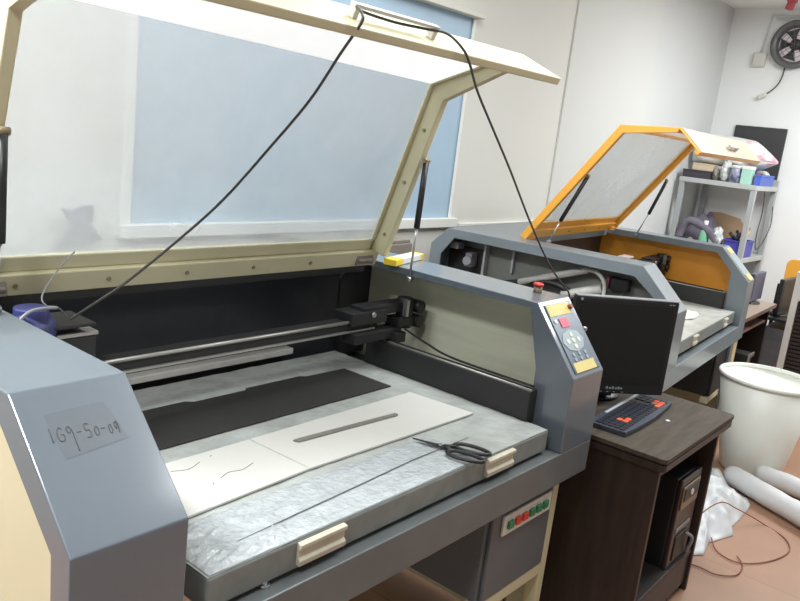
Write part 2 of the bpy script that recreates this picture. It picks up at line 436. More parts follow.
        bm = B(); plate(bm, [[(.172, .0845), (.30, .0915), (.52, .1045), (.72, .118), (.95, .121), (.95, .1222), (.72, .1205), (.52, .1070), (.30, .0935)]], zt_+.0045, zt_+.0058, 'z'); obj('film_seam', bm, 'crease', wt_)
        bm = B(); box(bm, .05, 1.02, .868, .905, zt_+.012, zt_+.032); obj('rear_strip', bm, 'strip', r, .003)
        bm = B(); cyl(bm, (.20, .036, zB), (.20, .036, zt_-.062), .006); cyl(bm, (.20, .036, zB), (.20, .036, zB+.006), .011); obj('support_bolt', bm, 'steel', wt_)
    for xh in cfg['handles']:
        bm = B()
        plate(bm, [[(0.0285, zt_-.052), (.019, zt_-.054), (.017, zt_-.042), (.023, zt_-.036), (.023, zt_-.024), (.016, zt_-.016), (.016, zt_-.008), (.0285, zt_-.006)]], xh-cfg['hw'], xh+cfg['hw'])
        obj('table_handle', bm, 'handle', wt_, .0015)
    # ---- inside
    bm = B(); box(bm, -.001, W+wr-.024, cfg['by'], cfg['by']+.012, zB+.03, zt-.05)
    obj('back_panel', bm, 'darkback', r)
    bm = B(); box(bm, .0, W, .822, L-.012, zt-.045, zt-.012) if cfg['hatch'] else box(bm, 0, W, L-.16, L-.012, zt-.045, zt-.012)
    obj('rear_deck', bm, g if cfg['hatch'] else 'black', r)
    bm = B(); box(bm, W-.045, W-.003, .10, .72, zt_-.006, zt_+.088); obj('side_rail', bm, 'black', r, .003)
    bm = B(); cyl(bm, (W-.038, .10, zt_+.090), (W-.038, .72, zt_+.090), .0035); obj('guide_rod', bm, 'alu', r)
    bm = B(); tube(bm, spline([(W-.004, .115, zt_+.092), (W+.0, .40, zt_+.094), (W+.01, .52, zt_+.11), (W+.02, .62, zt_+.13)]), .0035); obj('drive_belt', bm, 'black', r)
    gy = cfg['gy']
    bm = B(); box(bm, .03, W-.07, gy, gy+.05, .903, .937); be = obj('gantry_beam', bm, 'black', r, .003)
    bm = B(); cyl(bm, (.03, gy-.004, .936), (W-.09, gy-.004, .936), .0052); obj('gantry_rail', bm, 'alu', be)
    bm = B(); box(bm, .03, W-.09, gy-.008, gy-.001, .903, .909); obj('gantry_rail', bm, 'alu', be)
    bm = B()
    box(bm, W-.21, W-.05, gy-.02, gy+.06, .925, .965); box(bm, W-.15, W+.085, gy-.01, gy+.05, .945, .976)
    box(bm, W+.0, W+.10, gy-.03, gy+.03, .90, .93); cyl(bm, (W+.06, gy, .89), (W+.06, gy, .99), .028)
    cyl(bm, (W+.10, gy+.01, .96), (W+.10, gy-.04, .96), .022); cyl(bm, (W+.10, gy+.01, .912), (W+.10, gy-.04, .912), .022)
    box(bm, W-.20, W+.02, gy-.03, gy+.03, .868, .90); box(bm, W-.03, W+.02, gy-.05, gy+.02, zt_+.088, .89)
    ca = obj('gantry_carriage', bm, 'blackp', r, .003)
    bm = B(); box(bm, W+.025, W+.038, gy-.036, gy-.0205, .935, .99); obj('carriage_clip', bm, 'steel', ca)
    bm = B(); cyl(bm, (W-.12, gy-.021, .955), (W-.12, gy-.028, .955), .008); obj('carriage_bolt', bm, 'steel', ca)
    hx = cfg['hx']; hz = cfg['hz']
    bm = B(); box(bm, hx-.045, hx+.055, gy-.055, gy-.006, .93, 1.005+hz)
    box(bm, hx-.05, hx+.04, gy-.0060, gy+.04, .938, 1.0+hz); cyl(bm, (hx, gy-.03, .93), (hx, gy-.03, .86), .018, .010)
    hd = obj('laser_head', bm, 'blackp', r, .003)
    if not cfg['hatch']:
        bm = B(); box(bm, hx-.06, hx+.05, gy-.06, gy+.05, 1.026+hz, 1.034+hz); box(bm, hx-.03, hx+.02, gy-.03, gy+.02, 1.0+hz, 1.026+hz); obj('head_cover_plate', bm, 'black', hd, .002)
    bm = B(); box(bm, hx-.035, hx+.058, gy-.058, gy-.008, 1.0055+hz, 1.014+hz); obj('head_top_plate', bm, 'steel' if not cfg['hatch'] else 'pinkwhite', hd, .002)
    if not cfg['hatch']:
        bm = B()
        cyl(bm, (hx-.11, gy-.06, 1.045), (hx-.05, gy-.02, 1.045), .038, seg=24); box(bm, hx-.10, hx-.046, gy-.05, gy-.01, .94, 1.07)
        cyl(bm, (hx-.08, gy-.04, 1.05), (hx-.08, gy-.04, 1.094), .034); obj('blower', bm, 'blue', hd, .003)
        bm = B(); tube(bm, spline([(hx-.05, gy-.085, 1.10), (hx-.11, gy-.095, 1.10), (hx-.15, gy-.10, 1.06), (hx-.14, gy-.095, 1.02), (hx-.11, gy-.09, .99)]), .0035)
        obj('blower_hose', bm, 'silver', hd)
        bm = B(); tube(bm, spline([(hx-.0, gy-.03, 1.062), (hx-.03, gy-.05, 1.09), (hx-.06, gy-.06, 1.10), (hx-.06, gy-.045, 1.12), (hx-.01, gy-.02, 1.17), (hx+.03, gy+.0, 1.195)]), .0016)
        obj('air_hose', bm, 'silver', hd)
    # ---- lid (opened), its profile is drawn in the side plane
    H, K, J, E = cfg['lid']
    V2 = lambda p: Vector(p)
    H, K, J, E = V2(H), V2(K), V2(J), V2(E)
    d1 = (K-H).normalized(); n1 = Vector((-d1.y, d1.x))        # towards the inside (front) of the lid
    if n1.x > 0: n1 = -n1
    d2 = (J-K).normalized(); n2 = Vector((-d2.y, d2.x))
    if n2.y > 0: n2 = -n2
    d3 = (E-J).normalized(); n3 = Vector((-d3.y, d3.x))
    if n3.y > 0: n3 = -n3
    dp = cfg['armd']
    kb = (n1+n2); kb = kb/kb.length_squared*2
    jb = (n2+n3); jb = jb/jb.length_squared*2
    xs0, xs1, at_ = cfg['xs0'], W-cfg['xr'], cfg['armt']
    bm = B()
    for xa in (xs0, xs1-at_):
        Ha = H + d1*(.052 if not cfg['hatch'] else 0)
        Kx = K + d1*(cfg['kl'] if xa == xs0 else 0)
        plate(bm, [[tuple(Ha), tuple(Kx), tuple(J), tuple(J+jb*dp*.6), tuple(Kx+kb*dp), tuple(Ha+n1*dp)]], xa, xa+at_)
    # inner return flange of the arms
        fw_ = .008 if xa == xs0 else .016
        xb = xa+at_ if xa == xs0 else xa-fw_
        plate(bm, [[tuple(H), tuple(Kx), tuple(J), tuple(J+jb*.012), tuple(Kx+kb*.012), tuple(H+n1*.012)]], xb, xb+fw_)
    h1 = H + d1*.052; h2 = H + d1*.088
    ex_ = 0 if cfg['hatch'] else at_
    plate(bm, [[tuple(H+n1*.0), tuple(h1), tuple(h1+n1*.025), tuple(H+n1*.025)]], xs0+at_-ex_, xs1-at_+ex_)
    plate(bm, [[tuple(h1), tuple(h2), tuple(h2+n1*.012), tuple(h1+n1*.012)]], xs0+at_, xs1-at_)
    plate(bm, [[tuple(J), tuple(E), tuple(E+n3*.020), tuple(E+n3*.020-d3*.02), tuple(E+n3*.008-d3*.02), tuple(J+n3*.008)]], xs0-.004, xs1+.012)
    if cfg['hatch']:
        plate(bm, [[tuple(K-d2*.0), tuple(K+d2*.03), tuple(K+d2*.03+n2*.02), tuple(K+kb*.02)]], xs0+at_, xs1-at_)
        plate(bm, [[tuple(J-d2*.03), tuple(J), tuple(J+jb*.02), tuple(J-d2*.03+n2*.02)]], xs0+at_, xs1-at_)
    ld = obj('lid', bm, cfg['lidmat'], r, .003)
    if cfg['hatch']:
        bm = B(); plate(bm, [[tuple(J-n3*.001+d3*.004), tuple(E-n3*.001), tuple(E-n3*.003), tuple(J-n3*.003+d3*.004)]], xs0+.01, xs1+.012); obj('lid_front_face', bm, 'peach', ld)
    bm = B()
    kl_ = d1*cfg['kl']; xl_, xr_ = xs0+at_+.001, xs1-at_-.001
    def quad(a, b, na, nb):
        # sheet between a (lower) and b (upper); b may sit higher at the left end
        P = []
        for t_ in (.0, .003):
            for (x, pa, pb) in ((xl_, a[0], b[0]), (xr_, a[1], b[1])):
                for q_, n_ in ((pa, na), (pb, nb)): P.append(bm.verts.new((x, q_.x+n_.x*t_, q_.y+n_.y*t_)))
        for f in ((0, 1, 3, 2), (4, 6, 7, 5), (0, 2, 6, 4), (1, 5, 7, 3), (0, 4, 5, 1), (2, 3, 7, 6)): face(bm, [P[k] for k in f])
    w0 = H+d1*.05+n1*.006; w1 = K+kb*.006; w2 = J+jb*.006
    quad((w0, w0), (w1+kl_, w1), n1, kb); obj('lid_window', bm, cfg['pane'], ld)
    bm = B(); quad((w1+kl_, w1), (w2, w2), kb, jb); obj('lid_slope_window', bm, cfg['pane']+'s', ld)
    # handle on the lip
    hx0, hx1 = cfg['lh']; mid = J.lerp(E, .62); o_ = -n3
    bm = B()
    def pt(x, s, e): q = mid + d3*s + o_*e; return (x, q.x, q.y)
    ho = .024 if not cfg['hatch'] else .018; hh = .009
    for xx in (hx0, hx1):
        plate(bm, [[(mid+d3*hh).to_tuple(), (mid+d3*hh+o_*ho).to_tuple(), (mid-d3*hh+o_*ho).to_tuple(), (mid-d3*hh).to_tuple()]], xx-.007, xx+.007)
    a_, b_, c_, e_ = mid+d3*hh+o_*(ho-.001), mid+d3*hh+o_*(ho+.006), mid-d3*hh+o_*(ho+.006), mid-d3*hh+o_*(ho-.001)
    plate(bm, [[a_.to_tuple(), b_.to_tuple(), c_.to_tuple(), e_.to_tuple()]], hx0-.010, hx1+.010)
    obj('lid_handle', bm, 'handlegrey', ld, .002)
    # screws along the bottom bar and on the arms
    scr = []
    for i in range(6):
        x = .07 + (W-.17)*i/5; c = H + d1*.026 + n1*.025
        scr.append(((x, c.x, c.y), (x, c.x+n1.x*.003, c.y+n1.y*.003)))
    if not cfg['hatch']:
        for sd in (.12, .30, .47):
            c = H + d1*sd + n1*dp*.6
            scr.append(((xs1-at_, c.x, c.y), (xs1-at_-.004, c.x, c.y)))
            scr.append(((xs0, c.x, c.y), (xs0-.004, c.x, c.y)))
    for a, b in scr:
        bm = B(); cyl(bm, a, b, .0055, seg=10); obj('lid_screw', bm, 'pcsilver', ld)
    for x in (xs0+.02, xs1-.10):
        bm = B(); c = H + n1*.027 + d1*.022
        box(bm, x, x+.075, c.x-.003, c.x+.003, c.y-.014, c.y+.016)
        cyl(bm, (x+.004, c.x-.004, c.y), (x+.071, c.x-.004, c.y), .006)
        obj('hinge', bm, 'dusty' if not cfg['hatch'] else 'orangewall', ld)
    for (p0, p1, p2) in cfg['struts']:
        bm = B(); cyl(bm, p0, p1, .0095, seg=14); obj('gas_strut_tube', bm, 'blackp', ld)
        bm = B(); cyl(bm, p1, p2, .0036, seg=10); cyl(bm, (p2[0]-.012, p2[1], p2[2]), (p2[0]+.012, p2[1], p2[2]), .008); obj('gas_strut_rod', bm, 'steel', ld)
        bm = B(); cyl(bm, (p0[0]-.014, p0[1], p0[2]+.004), (p0[0]+.012, p0[1], p0[2]+.004), .008); obj('gas_strut_pin', bm, 'pcsilver', ld)
    # ---- control panel on the sloping face of the right cover
    T = Vector((0, cfg['yTr'], cfg['zTr'])); S_ = Vector((0, 0, zS)); dn = (S_-T); sl = dn.length; dn.normalize()
    out = Vector((0, -math.sin(math.atan2(T.z-S_.z, T.y)), 0)); out = Vector((0, dn.z, -dn.y))
    if out.z < 0: out = -out
    def slope(Tv, x, v, w): return Vector((x, Tv.y + dn.y*v + out.y*w, Tv.z + dn.z*v + out.z*w))
    def sbox(bm, x0, x1, v0, v1, w0, w1, Tv=T):
        q = [slope(Tv, x, v, w) for w in (w0, w1) for v in (v0, v1) for x in (x0, x1)]
        q = [bm.verts.new(p) for p in q]
        for f in ((0, 2, 3, 1), (4, 5, 7, 6), (0, 1, 5, 4), (2, 6, 7, 3), (0, 4, 6, 2), (1, 3, 7, 5)): face(bm, [q[i] for i in f])
    def sdisc(bm, x, v, rad, w0, w1, seg=28, sx=1.0):
        a = [bm.verts.new(slope(T, x+sx*rad*math.cos(2*PI*k/seg), v+rad*math.sin(2*PI*k/seg), w0)) for k in range(seg)]
        b = [bm.verts.new(slope(T, x+sx*rad*math.cos(2*PI*k/seg), v+rad*math.sin(2*PI*k/seg), w1)) for k in range(seg)]
        rings(bm, [a, b], True, False)
    if not cfg['hatch']:
        bm = B(); sbox(bm, W+.022, W+wr-.015, .012, sl-.012, .0004, .003); cp = obj('control_panel', bm, 'panel', r, .001)
        bm = B(); sbox(bm, W+.026, W+wr-.03, .015, .050, .0032, .0042); obj('yellow_label', bm, 'yellow', cp)
        bm = B(); sbox(bm, W+.03, W+wr-.035, sl-.042, sl-.013, .0032, .0042); obj('yellow_label', bm, 'yellow', cp)
        bm = B(); sbox(bm, W+.062, W+.108, .060, .088, .0032, .0052); obj('display', bm, 'redled', cp)
        bm = B(); sdisc(bm, W+.04, .066, .006, .0032, .006, 12); obj('indicator', bm, 'white', cp)
        bm = B(); sdisc(bm, W+.088, .130, .034, .0032, .0045, 8, 1.75); kp = obj('keypad', bm, 'keypad', cp)
        bm = B()
        for (dx, dv) in ((0, -.018), (0, .018), (-.03, 0), (.03, 0), (0, 0)): sdisc(bm, W+.088+dx, .130+dv, .0075, .0047, .006, 12)
        obj('arrow_keys', bm, 'offwhite', cp)
        for i in range(3):
            for j in range(2):
                bm = B(); sdisc(bm, W+.055+i*.034, .174+j*.015-.004, .006, .0032, .005, 12); obj('panel_button', bm, 'keypad', cp)
        bm = B(); q0 = slope(T, W+wr-.035, .032, .003); q1 = slope(T, W+wr-.035, .032, .014); cyl(bm, q0, q1, .008, .007); obj('key_switch', bm, 'knob', cp)
        bm = B(); q0 = slope(T, W+wr, .105, -.004); q1 = slope(T, W+wr+.012, .105, -.004); cyl(bm, q0, q1, .008); obj('side_lock', bm, 'steel', rc)
        # emergency stop on top
        ex, ey, ez = W+.135, .225, cfg['zTr']
        bm = B(); cyl(bm, (ex, ey, ez), (ex, ey, ez+.017), .0135, .0125); es = obj('emergency_stop', bm, 'pcsilver', r)
        bm = B(); lathe(bm, [(.010, .017), (.010, .020), (.0155, .021), (.016, .026), (.012, .029), (.001, .0295)], (ex, ey, ez), 24); obj('stop_button', bm, 'red', es)
        # handwriting and old sticker on the left cover slope
        TL = Vector((0, cfg['yTl'], cfg['zTl'])); dl = Vector((0, 0, zS)) - TL; ll = dl.length; dl.normalize(); ol = Vector((0, dl.z, -dl.y))
        if ol.z < 0: ol = -ol
        def sp3(u, v, w=.0006): p = Vector((-wl + u*wl, TL.y, TL.z)) + dl*(v*ll) + ol*w; return p
        bm = B()
        q = [bm.verts.new(sp3(u, v, .0004)) for u, v in ((.20, .17), (.70, .16), (.79, .42), (.24, .46))]; face(bm, q)
        obj('sticker_residue', bm, 'smudge', lc)
        strokes = {
            'i': [[(0, 0), (.25, 0)], [(.12, 0), (.12, 1)]],
            'g': [[(.75, .15), (.4, 0), (.05, .4), (.1, .9), (.5, 1), (.8, .85), (.8, .55), (.5, .55)]],
            '9t': [[(.7, .3), (.4, 0), (.1, .2), (.3, .5), (.7, .3), (.72, .9), (.7, 1.9)]],
            '-': [[(.0, .5), (.7, .5)]],
            '5': [[(.8, .05), (.25, .0), (.2, .45), (.7, .5), (.65, .95), (.1, 1)]],
            '0': [[(.5, .3), (.15, .5), (.25, .95), (.7, .85), (.7, .4), (.5, .3)]],
            '9': [[(.65, .35), (.4, .15), (.15, .45), (.4, .7), (.65, .35), (.7, .1), (.8, .5), (.6, 1.05)]]}
        bm = B(); u = .215
        for ch, wd in (('i', .05), ('g', .075), ('9t', .08), ('-', .06), ('5', .075), ('0', .06), ('-', .06), ('0', .05), ('9', .06)):
            for st in strokes[ch]:
                tube(bm, spline([sp3(u - .025 + a*wd*.85, .262 + .03*(u-.2)/.55 + b*.085) for a, b in st], 5), .0008, 5)
            u += wd
        obj('handwriting', bm, 'pencil', lc)
    else:
        bm = B(); sbox(bm, W+.012, W+wr-.012, .012, sl-.012, .0004, .003); cp = obj('control_panel', bm, 'keypad', r, .001)
        bm = B(); sbox(bm, W+.03, W+wr-.03, .015, .050, .0032, .006); obj('yellow_label', bm, 'yellow', cp)
        bm = B(); sbox(bm, W+.03, W+wr-.03, sl-.045, sl-.006, .0032, .006); obj('yellow_label', bm, 'yellow', cp)
        # inside the opened left hatch
        zt2 = cfg['zTl']
        ipl = offset_poly(pl, .012)
        bm = B(); plate(bm, [[(.955, zB+.02), ipl[0], ipl[1], ipl[2], (.955, ipl[2][1])]], -.020, -.0105); obj('hatch_back_plate', bm, mat('hatch plate', (136, 138, 132), .55, var=.12, vscale=4), lc)
        bm = B(); box(bm, -.020, -.0105, .957, L-.03, zB+.02, zt2-.09); obj('hatch_shade_plate', bm, mat('hatch painted shade', (52, 50, 48), .6), lc)  # dark plate painted as the shade of the opening to the rear compartment
        bm = B(); box(bm, -.060, -.022, .94, .952, zB+.03, zt2-.04); obj('hatch_divider', bm, 'shelf', lc, .002)
        bm = B(); box(bm, -.040, -.022, .80, .812, zt2-.17, zt2-.05); obj('hatch_divider', bm, 'shelf', lc, .002)
        bm = B(); box(bm, -.10, -.04, 1.07, 1.12, .995, 1.03); obj('mirror_mount', bm, 'silver', lc, .003)
        bm = B(); box(bm, -.09, -.03, .995, 1.03, .92, .985); cyl(bm, (-.09, 1.01, .95), (-.11, 1.01, .95), .022); obj('mirror_mount', bm, 'silver', lc, .003)
        bm = B(); tube(bm, [(-.075, .74, .90), (-.075, .425, 1.02)], .016, 14); obj('laser_tube', bm, 'strip', lc)
        bm = B(); tube(bm, [(-.08, .52, .885), (-.08, .345, .955)], .022, 14); obj('laser_tube', bm, 'strip', lc)
        bm = B(); tube(bm, spline([(-.085, .44, 1.02), (-.09, .38, 1.02), (-.09, .34, .985), (-.09, .332, .93), (-.09, .34, .86)]), .009); obj('water_hose', bm, 'offwhite', lc)
        bm = B(); box(bm, -.07, -.022, .24, .32, .955, 1.008); obj('power_supply', bm, 'blackp', lc, .003)
        bm = B(); box(bm, -.072, -.0222, .325, .335, .955, 1.008); obj('power_supply_trim', bm, mat('dull magenta', (150, 84, 110), .5), lc)
        bm = B(); box(bm, -.10, -.022, .10, .75, zB+.02, .86); tube(bm, spline([(-.06, .85, .87), (-.08, .6, .93), (-.08, .45, .90), (-.08, .3, .88)]), .014); obj('hatch_wiring', bm, 'blackp', lc, .004)
    return r

m1 = machine(dict(label='large grey laser cutter in the foreground, cream framed lid raised', loc=(0, 0, 0), rz=0, W=1.245, wl=.19, wr=.185,
    zB=.695, zR=.597, zS=.913, L=.96, yTl=.19, zTl=1.091, yTr=.146, zTr=1.0975, grey='grey', inner='inner', frame='cream', hatch=False,
    lhole=[(.90, .73), (.052, .73), (.055, .895), (.225, 1.045), (.86, 1.045), (.90, 1.0)],
    zbed=.768, by1=.86, handles=(.330, .958), hw=.062, by=.91, hz=.018, gy=.66, hx=.13, lidmat='cream', pane='pane',
    xs0=-.045, xr=.017, kl=.03, lid=((.768, 1.094), (.578, 1.669), (.306, 1.762), (.176, 1.704)), armd=.062, armt=.026, lh=(.478, .728),
    struts=(((1.212, .572, 1.437), (1.213, .579, 1.235), (1.240, .604, 1.068)), ((-.030, .572, 1.437), (-.030, .579, 1.235), (-.030, .604, 1.10)))))
m2 = machine(dict(label='grey laser cutter with raised orange lid and open side hatch', loc=(2.582, .179, 0), rz=.089, W=1.214, wl=.154, wr=.154,
    zB=.682, zR=.593, zS=.93, L=1.19, yTl=.166, zTl=1.094, yTr=.166, zTr=1.094, grey='grey2', inner='orangewall', frame='creamside', hatch=True,
    lhole=[(1.13, .73), (.055, .73), (.05, .90), (.075, .952), (.195, 1.044), (1.065, 1.052), (1.13, .965)],
    zbed=.765, by1=.95, handles=(.36, .957), hw=.034, by=.90, hz=.02, gy=.50, hx=.52, lidmat='orange', pane='pane2',
    xs0=-.01, xr=.030, kl=0, lid=((.803, 1.104), (.416, 1.647), (.163, 1.660), (.064, 1.569)), armd=.034, armt=.030, lh=(.58, .72),
    struts=(((.045, .543, 1.41), (.045, .637, 1.197), (.03, .672, 1.095)), ((1.165, .520, 1.408), (1.165, .586, 1.211), (1.185, .644, 1.08)))))

# ------------------------------------------------------------------ things on the foreground machine
ZB = .768 + .0022
bm = B(); plate(bm, [[(.10, .2055), (.484, .226), (.476, .424), (.10, .424)]], ZB, ZB+.005, 'z')
o = obj('white_board', bm, 'paper', None, .0008); tag(o, 'left one of two white board sheets on the cutter table', 'board', 'white sheets on the table')
bm = B()
for st in ([(.235, .385), (.27, .372), (.31, .388)], [(.30, .30), (.33, .312), (.36, .305), (.40, .318)], [(.27, .285), (.275, .292)], [(.345, .398), (.352, .402)]):
    tube(bm, spline([(x, y, ZB+.0053) for x, y in st], 4), .0007, 5)
obj('pen_marks', bm, 'pencil', o)
bm = B(); plate(bm, [[(.487, .2262), (1.108, .216), (1.085, .430), (.479, .4245)]], ZB, ZB+.005, 'z')
o = obj('white_board', bm, 'paper', None, .0008); tag(o, 'right one of two white board sheets, under the flat grey bar', 'board', 'white sheets on the table')
bm = B(); plate(bm, [[(.553, .356), (.560, .341), (.899, .321), (.908, .326), (.906, .337), (.562, .359)]], ZB+.0055, ZB+.0085, 'z')
o = obj('flat_bar', bm, 'slat', None, .001); tag(o, 'narrow flat grey bar lying on the white board sheet', 'flat bar')
# scissors: two black bows, steel blades pointing left
sz = ZB + .006
sc = thing('scissors', 'scissors with black loop handles lying on the cutter table', 'scissors', (.835, .127, sz))
tipv = Vector((.81-.835+.004, .196-.127, 0)); tl = tipv.normalized(); tn = Vector((-tl.y, tl.x, 0))
for s in (-1, 1):
    bm = B(); a = tl*.075 + tn*s*.0015
    plate(bm, [[(-tl*.02 + tn*s*.001).to_tuple()[:2], (-tl*.02 + tn*s*.010).to_tuple()[:2], (tl*.03 + tn*s*.008).to_tuple()[:2], a.to_tuple()[:2], (tl*.03 - tn*s*.001).to_tuple()[:2]]], -.002 if s < 0 else .0005, 0.0005 if s < 0 else .003, 'z')
    obj('blade', bm, 'black', sc)
    bm = B()
    c = -tl*.075 + tn*s*.026
    pts = []
    for k in range(25):
        t = 2*PI*k/24
        q = c + tl*(.046*math.cos(t)) + tn*(.020*math.sin(t))*(1 + .15*math.cos(t))
        pts.append((q.x, q.y, .002))
    tube(bm, pts, .0052, 8, False)
    tube(bm, [(-tl*.01).to_tuple()[:2] + (.002,), (-tl*.035 + tn*s*.016).to_tuple()[:2] + (.002,)], .0055, 8)
    obj('finger_loop', bm, 'blackp', sc)
bm = B(); cyl(bm, (0, 0, -.001), (0, 0, .005), .005, seg=14); obj('pivot_screw', bm, 'steel', sc)
# small yellow and white carton on the right cover
yc = thing('small_carton', 'small yellow and white carton on the right cover by the hinge', 'box', (1.328, .705, 1.0985), .26)
bm = B(); box(bm, -.11, .11, -.022, .022, 0, .020); obj('carton_body', bm, 'white', yc, .002)
bm = B(); box(bm, -.111, -.055, -.0225, .0225, -.0002, .0204); obj('carton_end', bm, 'yellowb', yc, .002)
bm = B(); box(bm, .085, .111, -.0225, .0225, -.0002, .0204); obj('carton_end', bm, 'yellowb', yc, .002)
# the long cable slung over the lid handle
CL = [(.135, .625, 1.058), (.149, .62, 1.068), (.190, .60, 1.102), (.238, .58, 1.142), (.316, .53, 1.231), (.389, .47, 1.333), (.458, .41, 1.456), (.486, .33, 1.563), (.481, .25, 1.657), (.445, .168, 1.709), (.45, .172, 1.728),
      (.468, .205, 1.744), (.50, .219, 1.741), (.60, .221, 1.738), (.70, .217, 1.741), (.742, .190, 1.738), (.775, .168, 1.712), (.82, .178, 1.688), (.895, .2, 1.635), (.997, .22, 1.568), (1.178, .255, 1.451), (1.387, .29, 1.299), (1.601, .325, 1.158), (1.771, .35, 1.065),
      (1.86, .362, 1.02), (1.93, .375, .92), (1.95, .37, .80), (1.95, .33, .70)]
bm = B(); tube(bm, spline(CL, 6), .0031, 8)
o = obj('cable', bm, 'cable'); tag(o, 'long dark cable slung over the raised lid handle of foreground cutter', 'cable')

# ------------------------------------------------------------------ behind the foreground machine
bx = thing('tall_carton', 'dusty grey-brown carton standing behind the raised cream lid', 'box', (1.60, 1.22, 0), .06)
bm = B(); box(bm, -.28, .28, -.12, .12, 0, 1.065); obj('carton_body', bm, 'dusty', bx, .004)
bm = B(); box(bm, -.27, .0, -.115, .115, 1.065, 1.085); box(bm, .002, .27, -.115, .115, 1.065, 1.08); obj('carton_flap', bm, 'dusty', bx, .003)
bm = B()
WG = [(.568, 1.156), (.60, 1.150), (.64, 1.166), (.68, 1.166), (.672, 1.10), (.716, 1.048), (.66, 1.035), (.615, 1.042), (.538, 1.025), (.575, 1.06), (.596, 1.111)]
plate(bm, [WG], 1.5005, 1.5195, 'y')
o = obj('grey_rag', bm, 'purplecloth', None, .006); tag(o, 'small grey rag hanging at the window ledge seen through the cream lid', 'rag')

# ------------------------------------------------------------------ desk with computer
dk = thing('computer_desk', 'dark wood computer desk with an open front between the machines', 'desk', (1.52, -.203, 0), .012)
DW, DD, DZ = .655, .60, .676
def rrect(x0, x1, y0, y1, r, n=5):
    out = []
    for cx, cy, a0 in ((x1-r, y0+r, -PI/2), (x1-r, y1-r, 0), (x0+r, y1-r, PI/2), (x0+r, y0+r, PI)):
        for k in range(n+1): out.append((cx + r*math.cos(a0 + PI/2*k/n), cy + r*math.sin(a0 + PI/2*k/n)))
    return out
bm = B(); plate(bm, [rrect(0, DW, 0, DD, .016)], DZ-.014, DZ, 'z'); obj('desk_top', bm, 'woodtop', dk, .004)
bm = B(); plate(bm, [rrect(.008, DW-.008, .008, DD-.006, .014)], DZ-.020, DZ-.0142, 'z'); obj('top_edge_band', bm, 'woodedge', dk)
bm = B(); plate(bm, [rrect(.002, DW-.002, .002, DD-.002, .018)], DZ-.042, DZ-.0202, 'z'); obj('lower_top', bm, 'wood', dk, .004)
bm = B(); box(bm, .022, .042, .022, DD-.02, 0, DZ-.0425); obj('side_panel', bm, 'wood', dk, .003)
bm = B(); box(bm, DW-.082, DW-.062, .022, DD-.02, 0, DZ-.0425); obj('side_panel', bm, 'wood', dk, .003)
bm = B(); box(bm, .0425, DW-.0825, DD-.045, DD-.03, .05, DZ-.043); obj('back_panel', bm, 'woodin', dk)
bm = B(); box(bm, .0425, DW-.0825, .028, DD-.05, .150, .168); obj('bottom_shelf', bm, 'woodin', dk, .002)
bm = B(); box(bm, .0425, DW-.0825, .032, .046, .03, .149); obj('kick_drawer', bm, 'wood', dk, .003)
bm = B(); box(bm, .10, .16, .020, .0315, .095, .105); obj('drawer_pull', bm, 'blackp', dk, .002)
bm = B(); box(bm, .0425, DW-.0825, .028, .045, DZ-.075, DZ-.0435); obj('front_apron', bm, 'woodedge', dk, .002)
bm = B(); cyl(bm, (.52, .30, DZ), (.52, .30, DZ+.0015), .006, seg=12); obj('screw_cap', bm, 'woodin', dk)
# tower inside
pc = thing('computer_tower', 'black computer tower inside the dark wood desk', 'computer', (1.955, -.155, .169), .012)
bm = B(); box(bm, -.095, .095, .012, .42, 0, .325); obj('tower_case', bm, 'blackp', pc, .004)
bm = B(); box(bm, -.097, .097, -.004, .0118, 0, .327); fp = obj('front_bezel', bm, 'pcred', pc, .004)
bm = B(); box(bm, -.08, .08, -.009, -.0042, .215, .300); b2 = obj('drive_bay', bm, 'pcsilver', pc, .002)
bm = B(); box(bm, -.07, .07, -.012, -.0092, .245, .292); obj('drive_tray', bm, 'blackp', b2, .002)
bm = B(); cyl(bm, (-.01, -.0122, .270), (-.01, -.017, .270), .011, seg=18); obj('power_button', bm, 'white', b2)
bm = B(); box(bm, -.06, .05, -.0085, -.0042, .02, .11); obj('front_grille', bm, 'black', pc, .002)
bm = B(); box(bm, -.075, .06, -.0075, -.0042, .13, .145); obj('front_slot', bm, 'silver', pc, .002)
bm = B(); tube(bm, spline([(.03, -.01, .10), (.05, -.03, .08), (.06, -.02, .03), (.075, -.012, .01)]), .006); obj('front_lead', bm, 'silver', pc)
# monitor
mon = thing('computer_monitor', 'black square computer monitor on the dark wood desk behind keyboard', 'monitor', (1.818, .118, .676), math.atan2(-.235, .295))
bm = B(); box(bm, -.188, .188, 0, .032, .050, .382); box(bm, -.12, .12, .032, .06, .09, .33); obj('monitor_case', bm, 'bezel', mon, .005, 3)
bm = B(); box(bm, -.170, .170, -.0015, -.0002, .088, .366); obj('screen', bm, 'screen', mon)
bm = B(); box(bm, -.187, .187, .0005, .031, .3825, .3865); obj('top_edge', bm, 'silver', mon, .001)
bm = B()
for k, x in enumerate((-.03, -.018, -.008, .004, .014, .024)): box(bm, x, x+.007, -.0012, -.0002, .067, .073 if k % 2 else .076)
for x in (-.075, -.05, -.025, 0, .03): box(bm, x, x+.006, -.0012, -.0002, .056, .0585)
box(bm, .150, .158, -.0012, -.0002, .372, .375); box(bm, .162, .170, -.0012, -.0002, .372, .375)
cyl(bm, (-.170, -.0012, .374), (-.170, -.0002, .374), .005, seg=14)
obj('bezel_marks', bm, 'silver', mon)
bm = B(); box(bm, -.03, .03, .060, .13, .02, .24); obj('stand_neck', bm, 'blackp', mon, .004)
bm = B(); lathe(bm, [(.001, .002), (.095, .002), (.095, .010), (.07, .016), (.001, .022)], (0, .155, 0), 36); obj('stand_base', bm, 'blackp', mon)
